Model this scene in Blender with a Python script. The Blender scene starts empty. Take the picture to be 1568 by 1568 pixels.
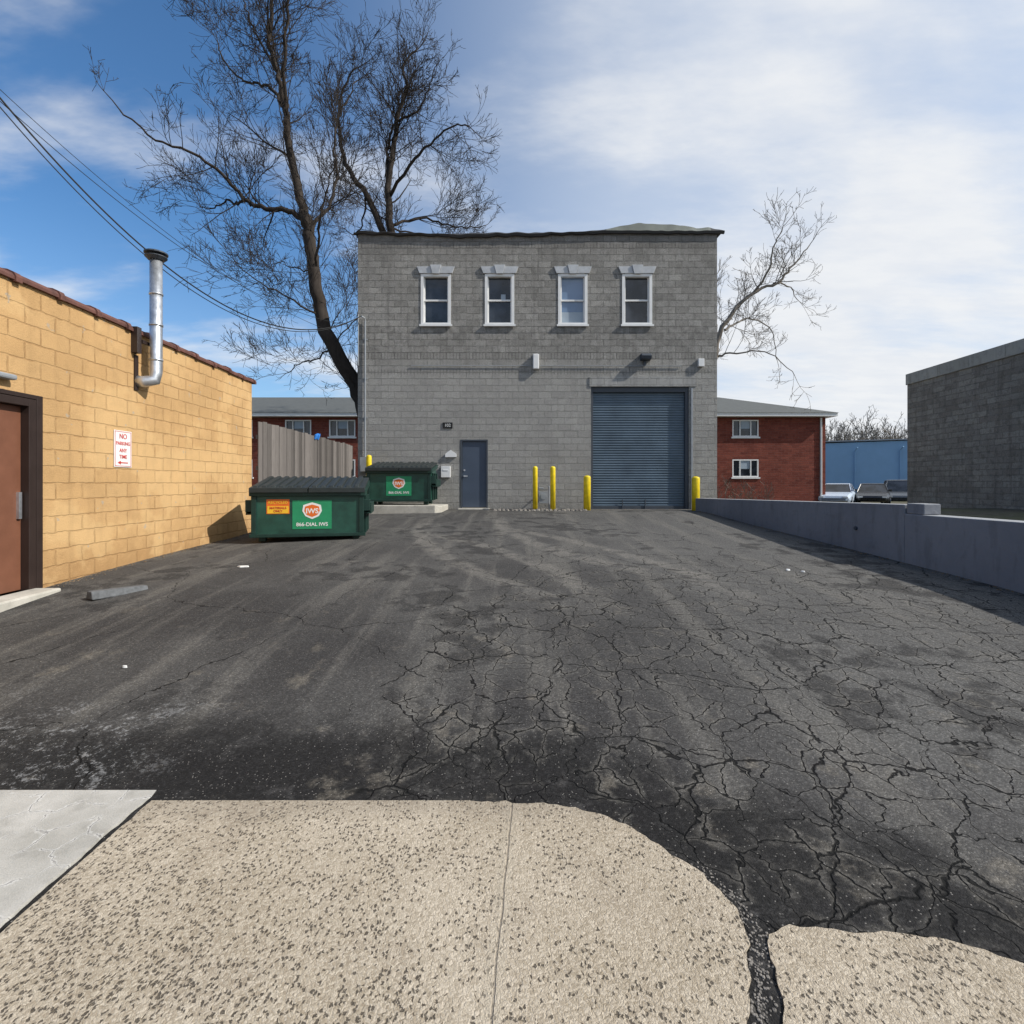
import bpy, math, random
import numpy as np
from mathutils import Vector, Matrix, noise as mnoise
random.seed(7); R=random.Random(11)
scene=bpy.context.scene
scene.view_settings.view_transform='Standard'
try: scene.view_settings.look='None'
except Exception: pass
scene.view_settings.exposure=0

# ---------------------------------------------------------------- helpers
class M:
    def __init__(s,name,rough=0.8,spec=0.3):
        s.m=bpy.data.materials.new(name); s.m.use_nodes=True
        s.t=s.m.node_tree; s.b=s.t.nodes['Principled BSDF']
        s.b.inputs['Roughness'].default_value=rough
        s.b.inputs['Specular IOR Level'].default_value=spec
        s._p=None
    def put(s,sock,v):
        if isinstance(v,bpy.types.NodeSocket): s.t.links.new(v,sock)
        elif v is not None:
            if hasattr(sock.default_value,'__len__') and not hasattr(v,'__len__'): v=[v]*len(sock.default_value)
            if hasattr(v,'__len__') and len(v)==3 and len(sock.default_value)==4: v=(*v,1)
            sock.default_value=v
    def n(s,ty,props=None,**inp):
        nd=s.t.nodes.new(ty)
        for k,v in (props or {}).items(): setattr(nd,k,v)
        for k,v in inp.items():
            key=int(k[1:]) if k[0]=='i' and k[1:].isdigit() else k.replace('_',' ')
            s.put(nd.inputs[key],v)
        return nd
    def math(s,op,a,b=0.0,c=None,clamp=False):
        nd=s.t.nodes.new('ShaderNodeMath'); nd.operation=op; nd.use_clamp=clamp
        s.put(nd.inputs[0],a); s.put(nd.inputs[1],b)
        if c is not None: s.put(nd.inputs[2],c)
        return nd.outputs[0]
    def add(s,a,b): return s.math('ADD',a,b)
    def mul(s,a,b): return s.math('MULTIPLY',a,b)
    def sub(s,a,b): return s.math('SUBTRACT',a,b)
    def mx(s,a,b): return s.math('MAXIMUM',a,b)
    def step(s,x,a,b,lo=0.0,hi=1.0):
        nd=s.t.nodes.new('ShaderNodeMapRange'); nd.interpolation_type='SMOOTHSTEP'
        if a>b: a,b,lo,hi=b,a,hi,lo
        s.put(nd.inputs[0],x)
        for i,v in zip((1,2,3,4),(a,b,lo,hi)): nd.inputs[i].default_value=v
        return nd.outputs[0]
    def vm(s,op,a,b=(0,0,0)):
        nd=s.t.nodes.new('ShaderNodeVectorMath'); nd.operation=op
        s.put(nd.inputs[0],a)
        if op=='SCALE': s.put(nd.inputs['Scale'],b)
        else: s.put(nd.inputs[1],b)
        return nd.outputs[0]
    def pos(s):
        if s._p is None: s._p=s.n('ShaderNodeNewGeometry').outputs['Position']
        return s._p
    def xyz(s,v=None):
        return s.n('ShaderNodeSeparateXYZ',i0=v if v is not None else s.pos()).outputs
    def comb(s,x,y,z=0.0): return s.n('ShaderNodeCombineXYZ',i0=x,i1=y,i2=z).outputs[0]
    def noise(s,scale,detail=3,rough=.55,v=None,col=False,dist=0.0):
        nd=s.n('ShaderNodeTexNoise',Vector=v if v is not None else s.pos(),Scale=scale,Detail=detail,Roughness=rough,Distortion=dist)
        return nd.outputs[1 if col else 0]
    def noise2(s,scale,detail=3,rough=.55,v=None,col=False):
        nd=s.n('ShaderNodeTexNoise',{'noise_dimensions':'2D'},Vector=v if v is not None else s.pos(),Scale=scale,Detail=detail,Roughness=rough)
        return nd.outputs[1 if col else 0]
    def vor2(s,scale,feature='F1',v=None):
        return s.n('ShaderNodeTexVoronoi',{'feature':feature,'voronoi_dimensions':'2D'},Vector=v,Scale=scale)
    def mix(s,f,a,b,mode='MIX'):
        nd=s.t.nodes.new('ShaderNodeMix'); nd.data_type='RGBA'; nd.blend_type=mode
        s.put(nd.inputs[0],f); s.put(nd.inputs[6],a); s.put(nd.inputs[7],b)
        return nd.outputs[2]
    def val(s,c,k):
        return s.mix(1.0,c,s.comb(k,k,k),'MULTIPLY')
    def bump(s,h,strength=.5,dist=.01,prev=None):
        nd=s.n('ShaderNodeBump',Strength=strength,Distance=dist,Height=h)
        if prev is not None: s.put(nd.inputs['Normal'],prev)
        return nd.outputs[0]
    def rgb(s,c): return s.n('ShaderNodeSeparateColor',i0=c).outputs
    def out(s,col=None,rough=None,normal=None,metal=None):
        if col is not None: s.put(s.b.inputs['Base Color'],col)
        if rough is not None: s.put(s.b.inputs['Roughness'],rough)
        if normal is not None: s.put(s.b.inputs['Normal'],normal)
        if metal is not None: s.put(s.b.inputs['Metallic'],metal)
        return s.m

def plain(name,col,rough=.6,metal=0,spec=.4,var=.18,scale=6,bumpk=0.1):
    m=M(name,rough,spec)
    n1=m.noise(scale,4)
    k=m.add(1.0,m.mul(m.sub(n1,.5),var*2.6))
    return m.out(m.val(col,k),m.add(rough-.1,m.mul(n1,.2)),m.bump(n1,bumpk,.01) if bumpk>.15 else None,metal)

class B:
    def __init__(s): s.v=[]; s.f=[]; s.mi=[]; s.cur=0
    def quad(s,*p):
        i=len(s.v); s.v+= [tuple(q) for q in p]; s.f.append(tuple(range(i,i+len(p)))); s.mi.append(s.cur)
    def box(s,x0,x1,y0,y1,z0,z1):
        i=len(s.v)
        s.v+=[(x0,y0,z0),(x1,y0,z0),(x1,y1,z0),(x0,y1,z0),(x0,y0,z1),(x1,y0,z1),(x1,y1,z1),(x0,y1,z1)]
        for f in ((0,3,2,1),(4,5,6,7),(0,1,5,4),(1,2,6,5),(2,3,7,6),(3,0,4,7)):
            s.f.append(tuple(i+k for k in f)); s.mi.append(s.cur)
    def prism(s,a,b):
        n=len(a); i=len(s.v); s.v+=[tuple(p) for p in a]+[tuple(p) for p in b]
        for k in range(n):
            s.f.append((i+k,i+(k+1)%n,i+n+(k+1)%n,i+n+k)); s.mi.append(s.cur)
        s.f.append(tuple(range(i+n-1,i-1,-1))); s.mi.append(s.cur)
        s.f.append(tuple(range(i+n,i+2*n))); s.mi.append(s.cur)
    def px(s,prof,x0,x1): s.prism([(x0,y,z) for y,z in prof],[(x1,y,z) for y,z in prof])
    def tube(s,pts,rad,n=8,cap=True):
        pts=[Vector(p) for p in pts]
        if not hasattr(rad,'__len__'): rad=[rad]*len(pts)
        i0=len(s.v); up=None
        for k,p in enumerate(pts):
            a=pts[max(k-1,0)]; b=pts[min(k+1,len(pts)-1)]; d=(b-a)
            if d.length<1e-9: d=Vector((0,0,1))
            d.normalize()
            if up is None:
                up=d.orthogonal().normalized()
            else:
                up=up-d*up.dot(d)
                up=up.normalized() if up.length>1e-6 else d.orthogonal().normalized()
            w=d.cross(up)
            for j in range(n):
                t=2*math.pi*j/n; q=p+(up*math.cos(t)+w*math.sin(t))*rad[k]
                s.v.append((q.x,q.y,q.z))
        for k in range(len(pts)-1):
            for j in range(n):
                a=i0+k*n+j; b=i0+k*n+(j+1)%n
                s.f.append((a,b,b+n,a+n)); s.mi.append(s.cur)
        if cap:
            s.f.append(tuple(range(i0+n-1,i0-1,-1))); s.mi.append(s.cur)
            e=i0+(len(pts)-1)*n
            s.f.append(tuple(range(e,e+n))); s.mi.append(s.cur)
    def build(s,name,mats,parent=None,mat=None,smooth=False,bevel=0):
        me=bpy.data.meshes.new(name); me.from_pydata(s.v,[],s.f)
        if not isinstance(mats,(list,tuple)): mats=[mats]
        for m in mats: me.materials.append(m)
        me.polygons.foreach_set('material_index',s.mi)
        if mat is not None: me.transform(mat)
        if smooth: me.polygons.foreach_set('use_smooth',[True]*len(me.polygons))
        me.update()
        o=bpy.data.objects.new(name,me); scene.collection.objects.link(o)
        if parent: attach(o,parent)
        if bevel:
            bm=o.modifiers.new('bevel','BEVEL'); bm.width=bevel; bm.segments=2; bm.limit_method='ANGLE'
        return o
def attach(o,p):
    o.parent=p; o.matrix_parent_inverse=Matrix.Translation(-p.location)
def empty(name,loc=(0,0,0)):
    e=bpy.data.objects.new(name,None); e.location=loc; e.empty_display_size=.3
    scene.collection.objects.link(e); return e
def text(s,size,mat,M4,parent,name='lettering',ax='CENTER',bold=0.0):
    cu=bpy.data.curves.new(name,'FONT'); cu.body=s; cu.size=size; cu.align_x=ax; cu.align_y='CENTER'; cu.extrude=.001; cu.offset=bold
    o=bpy.data.objects.new('tmp',cu); scene.collection.objects.link(o)
    dg=bpy.context.evaluated_depsgraph_get()
    me=bpy.data.meshes.new_from_object(o.evaluated_get(dg)); bpy.data.objects.remove(o)
    me.transform(M4); me.materials.clear(); me.materials.append(mat)
    q=bpy.data.objects.new(name,me); scene.collection.objects.link(q)
    if parent: attach(q,parent)
    return q
T=Matrix.Translation
def RZ(d): return Matrix.Rotation(math.radians(d),4,'Z')
def RX(d): return Matrix.Rotation(math.radians(d),4,'X')

# ---------------------------------------------------------------- camera
cam=bpy.data.cameras.new('camera'); co=bpy.data.objects.new('camera',cam)
scene.collection.objects.link(co); scene.camera=co
co.location=(0,0,1.6); co.rotation_euler=(math.radians(90),0,0)
cam.sensor_width=36; cam.lens=36*800/1568; cam.shift_y=-44/1568; cam.clip_end=3000; cam.clip_start=.05

# ---------------------------------------------------------------- light
EL=39; az=math.atan2(.96,-.25)
sv=Vector((math.sin(az)*math.cos(math.radians(EL)),math.cos(az)*math.cos(math.radians(EL)),math.sin(math.radians(EL))))
sl=bpy.data.lights.new('sun','SUN'); sl.energy=4.9; sl.angle=math.radians(.53); sl.color=(1,.955,.88)
so=bpy.data.objects.new('sun',sl); scene.collection.objects.link(so)
so.rotation_euler=sv.to_track_quat('Z','Y').to_euler(); so.location=(20,-5,20)
w=bpy.data.worlds.new('World'); scene.world=w; w.use_nodes=True
W=M.__new__(M); W.t=w.node_tree; W._p=None
bg=W.t.nodes['Background']
sky=W.n('ShaderNodeTexSky',{'sky_type':'NISHITA','sun_disc':False,'sun_elevation':math.radians(EL),'sun_rotation':az,'dust_density':1.2,'ozone_density':1.6,'altitude':50})
D=W.n('ShaderNodeTexCoord').outputs['Generated']
x,y,z=W.xyz(D)
zz=W.add(W.mx(z,0.0),.16)
u=W.math('DIVIDE',x,zz); v=W.math('DIVIDE',y,zz)
pl=W.comb(u,v,0.0)
rot=W.n('ShaderNodeMapping',Vector=pl,Rotation=(0,0,math.radians(24)),Scale=(.7,1.5,1)).outputs[0]
n1=W.noise2(1.1,7,.56,v=rot)
n2=W.noise2(.45,3,.5,v=pl)
n3=W.noise2(4.6,5,.6,v=rot)
side=W.step(W.add(x,W.mul(z,-.12)),-.52,.25)
low=W.step(z,.42,.03)
veil=W.math('MINIMUM',W.add(W.mul(W.math('POWER',side,1.4),.62),W.mul(low,.22)),.85)
skyc=W.mix(1.0,sky.outputs[0],(.84,1.34,1.70),'MULTIPLY')
base=W.mix(veil,skyc,(7.9,8.6,9.6))
dens=W.add(W.add(n1,W.mul(n2,.30)),W.add(W.mul(side,.22),W.add(W.mul(low,.18),W.mul(n3,.16))))
mask=W.step(dens,.76,1.14)
ccol=W.mix(W.step(n3,.3,.7),(8.7,8.95,9.35),(9.5,9.6,9.7))
fin=W.mix(W.mul(mask,.88),base,ccol)
W.t.links.new(fin,bg.inputs[0]); bg.inputs[1].default_value=.095

# ---------------------------------------------------------------- ground shape
PY=[-60,2.3,2.8,4,6,9,11.5,14.2,16,20,32,60]; PZ=[0,0,.03,.17,.37,.50,.62,.79,.81,.75,.15,0]
def sm(a,b,t): t=np.clip((t-a)/(b-a),0,1); return t*t*(3-2*t)
def g(x,y):
    p=sum(np.interp(y+d,PY,PZ) for d in (-.5,-.25,0,.25,.5))/5
    p=np.where(y<2.4,0,p*sm(2.3,3.2,y)+ (1-sm(2.3,3.2,y))*0.0)
    left=sm(2.0,5.0,-x)*np.exp(-((y-11.5)/2.2)**2)
    return p-.11*left + .012*np.sin(x*1.3+y*.7)*sm(3,5,y)*sm(15,13,y)
def sheet(name,xs,ys,zf,mat):
    X,Y=np.meshgrid(xs,ys); Z=zf(X,Y); n,mm=X.shape
    vs=np.stack([X,Y,Z],-1).reshape(-1,3).tolist()
    fs=[(j*mm+i,j*mm+i+1,(j+1)*mm+i+1,(j+1)*mm+i) for j in range(n-1) for i in range(mm-1)]
    b=B(); b.v=vs; b.f=fs; b.mi=[0]*len(fs)
    return b.build(name,mat,smooth=True)

# ---------------------------------------------------------------- materials
def asphalt():
    m=M('asphalt',.95,.15)
    X,Y,Z=m.xyz(); flat=m.comb(X,Y,0.0)
    wn=m.noise2(2.6,4,.62,v=flat,col=True)
    wp=m.vm('ADD',flat,m.vm('SCALE',m.vm('SUBTRACT',wn,(.5,.5,.5)),.26))
    wp2=m.vm('MULTIPLY',wp,(1,.76,1))
    big=m.noise2(.5,4,.6,v=flat); mid=m.noise2(2.7,5,.68,v=m.vm('ADD',flat,(4,7,0)))
    r_w,g_w,b_w=m.rgb(wn)
    nz=m.mul(m.sub(big,.5),3.2)
    zx=m.step(m.add(X,m.add(nz,m.mul(m.sub(Y,4.0),-.12))),-1.3,.2)
    zy=m.step(m.add(Y,m.mul(nz,1.5)),10.5,4.5)
    alli=m.mul(zx,zy)
    def crack(sc,wd,vec):
        d=m.vor2(sc,'DISTANCE_TO_EDGE',v=vec).outputs['Distance']
        wv=m.mul(m.add(.02,m.mul(m.step(mid,.25,.75),1.6)),wd)
        return d,m.math('SUBTRACT',1.0,m.math('DIVIDE',d,wv),clamp=True)
    _,c0=crack(.55,.0045,wp)
    d2,c2=crack(5.6,.030,wp2)
    _,c3=crack(1.9,.017,m.vm('ADD',wp2,(3.3,1.1,0)))
    c2=m.mul(c2,m.step(m.mul(alli,m.add(.45,g_w)),.38,.72))
    c3=m.mul(c3,m.step(m.add(m.mul(alli,.8),m.mul(b_w,.5)),.34,.6))
    cr=m.mx(m.mul(c0,m.step(r_w,.3,.5)),m.mx(c2,c3))
    rim=m.mul(m.step(d2,.20,.03),m.mul(m.step(alli,.3,.8),m.step(mid,.42,.62)))
    col=m.mix(m.step(big,.33,.66),(.046,.044,.043),(.080,.077,.073))
    right=m.step(m.add(X,nz),-.8,3.4)
    col=m.mix(m.mul(right,.6),col,(.125,.121,.114))
    farsheen=m.step(Y,4.5,10)
    col=m.mix(m.mul(farsheen,.28),col,(.11,.106,.10))  # sheen on the distant asphalt, painted in as a paler colour
    st=m.n('ShaderNodeMapping',Vector=m.vm('ADD',flat,m.vm('SCALE',wn,.06)),Rotation=(0,0,math.radians(-10)),Scale=(3.2,.26,1)).outputs[0]
    streak=m.step(m.noise2(.9,5,.62,v=st),.47,.70)
    col=m.mix(m.mul(streak,.42),col,(.165,.155,.138))
    def arc(cx,cy,r,wd,y0,y1):
        dd=m.vm('SUBTRACT',flat,(cx,cy,0)); ln=m.n('ShaderNodeVectorMath',{'operation':'LENGTH'},i0=dd).outputs['Value']
        e=m.math('ABSOLUTE',m.add(m.sub(ln,r),m.mul(m.sub(r_w,.5),.25)))
        return m.mul(m.step(e,wd,wd*.3),m.mul(m.step(Y,y0,y0+1.5),m.step(Y,y1,y1-2)))
    a=m.mx(m.mx(arc(9.5,13.0,11.6,.24,5,14),arc(9.5,13.0,9.8,.24,6,14)),m.mx(arc(-9,3.5,10.2,.22,5,12.5),arc(-9,3.5,11.8,.22,5,12.5)))
    col=m.mix(m.mul(a,m.mul(m.step(mid,.3,.55),.6)),col,(.18,.168,.15))
    ey=m.add(Y,m.add(m.mul(m.mx(m.sub(X,.2),0.0),.60),m.mul(m.sub(mid,.5),1.1)))
    strip=m.mul(m.step(ey,3.5,2.95),m.step(mid,.25,.42))
    col=m.mix(m.mul(strip,.88),col,(.015,.0145,.0145))
    stain=m.step(m.add(m.mul(g_w,.5),m.mul(big,.6)),.59,.67)
    col=m.mix(m.mul(stain,.65),col,(.026,.025,.025))
    sand=m.mul(m.mul(m.step(mid,.56,.72),m.step(b_w,.45,.6)),m.step(Y,8,3))
    col=m.mix(m.mul(sand,.5),col,(.18,.16,.13))
    fine=m.noise2(30,4,.75,v=flat)
    pale=m.mul(m.step(m.add(m.mul(fine,.5),m.mul(mid,.5)),.53,.62),m.mul(m.step(X,-1.7,-2.4),m.step(Y,3.9,3.2)))
    col=m.mix(m.mul(pale,.6),col,(.25,.25,.25))
    col=m.mix(m.mul(rim,.35),col,(.18,.168,.148))
    vc=m.vor2(120.,v=flat); r_,g_,b_=m.rgb(vc.outputs['Color'])
    k=m.add(.50,m.add(m.mul(m.math('POWER',r_,3.0),.8),m.mul(fine,.66)))
    col=m.val(col,k)
    speck=m.mul(m.step(g_,.97,.985),m.step(vc.outputs['Distance'],.45,.3))
    col=m.mix(m.mul(speck,.5),col,(.36,.34,.31))
    col=m.mix(m.mul(m.step(cr,0.0,.6),.93),col,(.008,.008,.008))
    h=m.add(m.mul(vc.outputs['Distance'],-.28),m.add(m.mul(fine,.9),m.add(m.mul(cr,-.9),m.mul(mid,1.2))))
    return m.out(col,.95,m.bump(h,.75,.010))
mAsph=asphalt()

def aggregate():
    m=M('exposed_aggregate_concrete',.9,.2)
    X,Y,Z=m.xyz(); flat=m.comb(X,Y,0.0)
    wp=m.vm('ADD',flat,m.vm('SCALE',m.vm('SUBTRACT',m.noise2(70,3,v=flat,col=True),(.5,.5,.5)),.022))
    big=m.noise2(1.4,5,.65,v=flat)
    w2=m.noise2(3.1,4,.65,v=m.vm('ADD',flat,(5,1,0)),col=True); a_,b2,c_=m.rgb(w2)
    col=m.mix(m.step(big,.3,.7),(.36,.30,.215),(.50,.43,.33))
    col=m.mix(m.mul(m.step(a_,.5,.7),.5),col,(.28,.23,.17))
    vc=m.vor2(130.,v=wp); r_,g_,b_=m.rgb(vc.outputs['Color'])
    peb=m.mix(g_,(.29,.235,.17),(.64,.56,.45))
    col=m.mix(.55,col,peb)
    vp=m.vor2(58.,v=m.vm('MULTIPLY',wp,(1.35,.85,1))); pr=m.rgb(vp.outputs['Color'])
    worn=m.add(m.mul(m.step(X,.3,-1.5),.22),m.add(m.mul(m.step(Y,2.3,1.5),.10),m.mul(m.sub(b2,.5),1.5)))
    th=m.sub(.83,worn)
    pit=m.mul(m.math('GREATER_THAN',pr[0],th),m.step(vp.outputs['Distance'],m.add(.28,.12) if False else .44,.22))
    col=m.mix(m.mul(pit,.85),col,(.06,.05,.04))
    jx=m.math('ABSOLUTE',m.add(X,m.add(m.mul(m.sub(2.6,Y),.06),m.mul(m.sub(c_,.5),.02))))
    j=m.step(jx,.006,.002); jb=m.step(jx,.045,.02)
    col=m.mix(m.mul(jb,.45),col,(.47,.41,.32)); col=m.mix(m.mul(j,.45),col,(.17,.14,.11))
    edge=m.step(m.add(Y,m.mul(a_,.2)),2.5,2.7)
    col=m.mix(m.mul(edge,.35),col,(.23,.195,.155))
    h=m.sub(m.mul(g_,.3),m.add(m.mul(pit,.9),m.add(m.mul(j,.8),m.mul(vc.outputs['Distance'],.6))))
    return m.out(col,.92,m.bump(h,.8,.006))
mAgg=aggregate()

def smoothconc(name='smooth_concrete',c1=(.36,.345,.31),c2=(.52,.50,.46),cracks=True):
    m=M(name,.85,.3)
    wn=m.noise(5,4,.65,col=True); a_,b_,c_=m.rgb(wn)
    col=m.mix(m.step(m.noise(1.8,5,.65),.3,.7),c1,c2)
    col=m.mix(m.mul(m.step(a_,.5,.7),.4),col,tuple(c*.55 for c in c1))
    fn=m.noise(150,3); col=m.val(col,m.add(.76,m.mul(fn,.48)))
    h=fn
    if cracks:
        wp=m.vm('ADD',m.pos(),m.vm('SCALE',m.vm('SUBTRACT',wn,(.5,.5,.5)),.16))
        d=m.vor2(4.6,'DISTANCE_TO_EDGE',v=wp).outputs['Distance']
        zn=m.step(c_,.40,.55)
        c=m.mul(m.step(d,.06,.01),zn)
        col=m.mix(m.mul(c,.5),col,(.74,.73,.70))
        c2_=m.mul(m.step(d,.018,.006),zn)
        col=m.mix(m.mul(c2_,.7),col,(.13,.12,.11)); h=m.sub(h,c2_)
    return m.out(col,.85,m.bump(h,.5,.004))
mConc=smoothconc()
mPad=smoothconc('pad_concrete',(.40,.38,.33),(.55,.52,.46),False)

def block(name,ca,cb,cm,bw=.4,rh=.2,mort=.012,rough=False,dirt=.4,tint=None,bumpk=.8,z0=0.0,grain=.5,streak=.3,paintmort=.5,relief=1.0):
    m=M(name,.9,.25)
    X,Y,Z=m.xyz(); uu=m.add(X,Y); vec=m.comb(uu,m.sub(Z,z0),0.0)
    wn=m.noise2(6,3,.6,v=vec,col=True); a_,b_,c_=m.rgb(wn)
    vecw=m.vm('ADD',vec,m.vm('SCALE',m.vm('SUBTRACT',wn,(.5,.5,.5)),.03))
    br=m.n('ShaderNodeTexBrick',{'offset':.5},Vector=vecw,Color1=(0,0,0,1),Color2=(1,1,1,1),Mortar=(.5,.5,.5,1),Scale=1.,Mortar_Size=mort,Mortar_Smooth=.35,Bias=0.,Brick_Width=bw,Row_Height=rh)
    var=br.outputs['Color']; fac=br.outputs['Fac']
    col=m.mix(var,ca,cb)
    big=m.noise2(.8,4,.6,v=vec)
    col=m.val(col,m.add(.70,m.mul(big,.60)))
    col=m.mix(m.mul(m.step(a_,.5,.68),dirt),col,tuple(c*.5 for c in ca))
    stn=m.step(m.noise2(1.6,4,.6,v=m.vm('MULTIPLY',vec,(3.2,.22,1))),.50,.75)
    col=m.mix(m.mul(stn,streak),col,tuple(c*.42 for c in ca))
    col=m.mix(m.mul(fac,m.mul(m.step(b_,.3,.6),paintmort)),col,cm)
    gr=m.noise2(26 if rough else 50,5,.78,v=vec)
    col=m.val(col,m.add(1-grain*.5,m.mul(gr,grain)))
    if tint: col=tint(m,col,vec,Z,fac,(a_,b_,c_,big))
    h=m.add(m.add(m.mul(fac,-relief),m.mul(var,.25)),m.mul(gr,2.6 if rough else .5))
    return m.out(col,.92,m.bump(h,bumpk,.022))
def tanx(m,col,vec,Z,fac,q):
    a_,b_,c_,big=q
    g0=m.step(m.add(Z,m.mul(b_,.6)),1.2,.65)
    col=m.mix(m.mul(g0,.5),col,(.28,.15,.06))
    col=m.mix(m.mul(m.step(big,.5,.56),.35),col,(.66,.45,.22))
    ch=m.mul(m.step(c_,.72,.75),.6)
    return m.mix(ch,col,(.38,.35,.30))
mTan=block('painted_tan_block',(.545,.335,.15),(.585,.37,.172),(.36,.205,.085),dirt=.13,tint=tanx,bumpk=.8,streak=.15,grain=.35,paintmort=.65,mort=.011)
def greyx(m,col,vec,Z,fac,q):
    a_,b_,c_,big=q
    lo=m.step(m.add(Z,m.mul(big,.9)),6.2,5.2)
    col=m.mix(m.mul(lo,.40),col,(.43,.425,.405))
    b=m.mul(m.step(Z,5.38,5.42),m.step(Z,5.62,5.58)); b2=m.mul(m.step(Z,4.92,4.95),m.step(Z,5.10,5.07)); b3=m.mul(m.step(Z,8.78,8.8),m.step(Z,8.95,8.92))
    bands=m.mul(m.mx(m.mx(b,b2),b3),.6)
    fr=m.n('ShaderNodeTexBrick',{'offset':0.0},Vector=vec,Color1=(.8,.8,.8,1),Color2=(1,1,1,1),Mortar=(.5,.5,.5,1),Scale=1.,Mortar_Size=.012,Brick_Width=.1,Row_Height=.2).outputs['Color']
    col=m.mix(bands,col,m.mix(1.,col,fr,'MULTIPLY'))
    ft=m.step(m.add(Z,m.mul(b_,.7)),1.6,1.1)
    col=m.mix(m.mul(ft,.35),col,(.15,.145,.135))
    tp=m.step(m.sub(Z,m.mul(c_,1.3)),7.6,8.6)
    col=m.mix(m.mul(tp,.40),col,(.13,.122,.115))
    # soot runs beneath the window sills
    sl_=m.mul(m.mul(m.step(Z,6.44,6.40),m.step(m.add(Z,m.mul(b_,1.4)),6.2,7.1)),m.step(a_,.35,.55))
    return m.mix(m.mul(sl_,.22),col,(.10,.095,.09))
mGrey=block('painted_grey_block',(.255,.248,.232),(.345,.335,.315),(.13,.128,.12),rough=True,dirt=.30,tint=greyx,bumpk=.9,streak=.28,z0=.8,grain=1.15,paintmort=.6,relief=1.8)
mRBlk=block('weathered_block',(.31,.275,.235),(.42,.38,.33),(.18,.165,.145),bw=.5,rh=.15,rough=True,dirt=.4,streak=.35,grain=.9,bumpk=.9,relief=1.6)
mBrick=block('red_brick',(.135,.034,.024),(.215,.060,.040),(.18,.12,.10),bw=.42,rh=.14,mort=.012,dirt=.3,streak=.15)
mBlue=plain('blue_painted_wall',(.22,.38,.56),.7,var=.1,scale=1)
mSmooth=block('smooth_grey_lintel_block',(.31,.305,.29),(.35,.345,.33),(.16,.16,.155),bw=.4,rh=.2,dirt=.2)

def wood():
    m=M('weathered_wood',.92,.2); X,Y,Z=m.xyz(); uu=m.add(X,Y)
    pk=m.math('FLOOR',m.math('DIVIDE',Y,.145))
    wn=m.n('ShaderNodeTexWhiteNoise',{'noise_dimensions':'1D'},W=pk).outputs['Value']
    gr=m.noise(3,5,.7,v=m.comb(m.mul(uu,22.),m.mul(wn,30.),m.mul(Z,1.2)))
    col=m.mix(gr,(.075,.065,.060),(.235,.215,.20)); col=m.val(col,m.add(.5,m.mul(wn,.8)))
    return m.out(col,.92,m.bump(gr,.6,.008))
mWood=wood()
mWhite=plain('white_window_paint',(.72,.72,.71),.5,var=.08)
mTrim=plain('white_stone_trim',(.44,.455,.475),.7,var=.25)
def glass(name,c1,c2):
    m=M(name,.06,.6); n=m.noise(1.7,3); col=m.mix(m.step(n,.35,.65),c1,c2)
    return m.out(col,.06,m.bump(n,.06,.04))
mGlass=glass('window_glass',(.010,.012,.015),(.035,.042,.055))
mGlassB=glass('window_glass_blue_reflection',(.12,.19,.30),(.17,.25,.38))  # blue reflection painted into the glass colour; the shade is its own box
mShade=plain('window_shade',(.30,.36,.42),.6,var=.1)
mDoorB=plain('slate_blue_steel_door',(.055,.075,.110),.5,var=.15,scale=3)
mDoorF=plain('dark_steel_frame',(.05,.06,.075),.55)
mRoll=plain('roller_door_steel',(.098,.138,.178),.42,var=.35,scale=1.5)
mDark=plain('dark_rubber',(.012,.012,.012),.6)
mRoof=plain('black_roof_membrane',(.035,.035,.036),.55,var=.4,scale=3,bumpk=.5)
mRoofG=plain('grey_roof_membrane',(.17,.18,.155),.5,var=.3,scale=3)
mTile=plain('terracotta_coping',(.12,.052,.040),.7,var=.7,scale=7,bumpk=.5)
mBrown=plain('brown_painted_door',(.17,.070,.040),.5,var=.2)
mBrownD=plain('dark_brown_frame',(.030,.019,.016),.45,var=.2)
mGalv=plain('galvanised_steel',(.55,.57,.60),.38,metal=.8,var=.4,scale=9,bumpk=.2)
mGrS=plain('grey_conduit',(.30,.32,.34),.5,metal=.2)
mYel=plain('yellow_paint',(.78,.58,.015),.45,var=.35,scale=8)
mGreen=plain('green_dumpster_paint',(.012,.060,.042),.45,spec=.5,var=.6,scale=4,bumpk=.4)
mGreenD=plain('dark_green_steel',(.008,.033,.025),.5,var=.4)
mLid=plain('black_plastic_lid',(.022,.028,.028),.5,var=.4)
mLabG=plain('green_label',(.02,.25,.11),.45,var=.15)
mOr=plain('orange_label',(.70,.15,.02),.45,var=.12)
mYl=plain('yellow_label',(.82,.48,.03),.45,var=.08)
mW=plain('white_label',(.76,.76,.74),.45,var=.1)
mRed=plain('red_lettering',(.52,.03,.025),.5,var=.1)
mBlk=plain('black_lettering',(.01,.01,.01),.5,var=.05)
def retw():
    m=M('painted_retaining_wall',.85,.3); n=m.noise(4,5,.7)
    col=m.mix(m.step(m.noise(.7,4),.3,.7),(.180,.188,.210),(.230,.238,.258))
    col=m.mix(m.mul(m.step(n,.53,.72),.45),col,(.12,.12,.13))
    X,Y,Z=m.xyz()
    drip=m.step(m.noise2(2.2,4,.6,v=m.comb(m.mul(Y,2.5),m.mul(Z,.5))),.52,.7)
    col=m.mix(m.mul(drip,.3),col,(.10,.10,.11))
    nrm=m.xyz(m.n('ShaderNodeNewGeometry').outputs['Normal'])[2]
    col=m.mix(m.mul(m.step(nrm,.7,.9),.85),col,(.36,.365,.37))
    return m.out(m.val(col,m.add(.85,m.mul(n,.3))),.85,m.bump(n,.5,.03))
mRet=retw()
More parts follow.
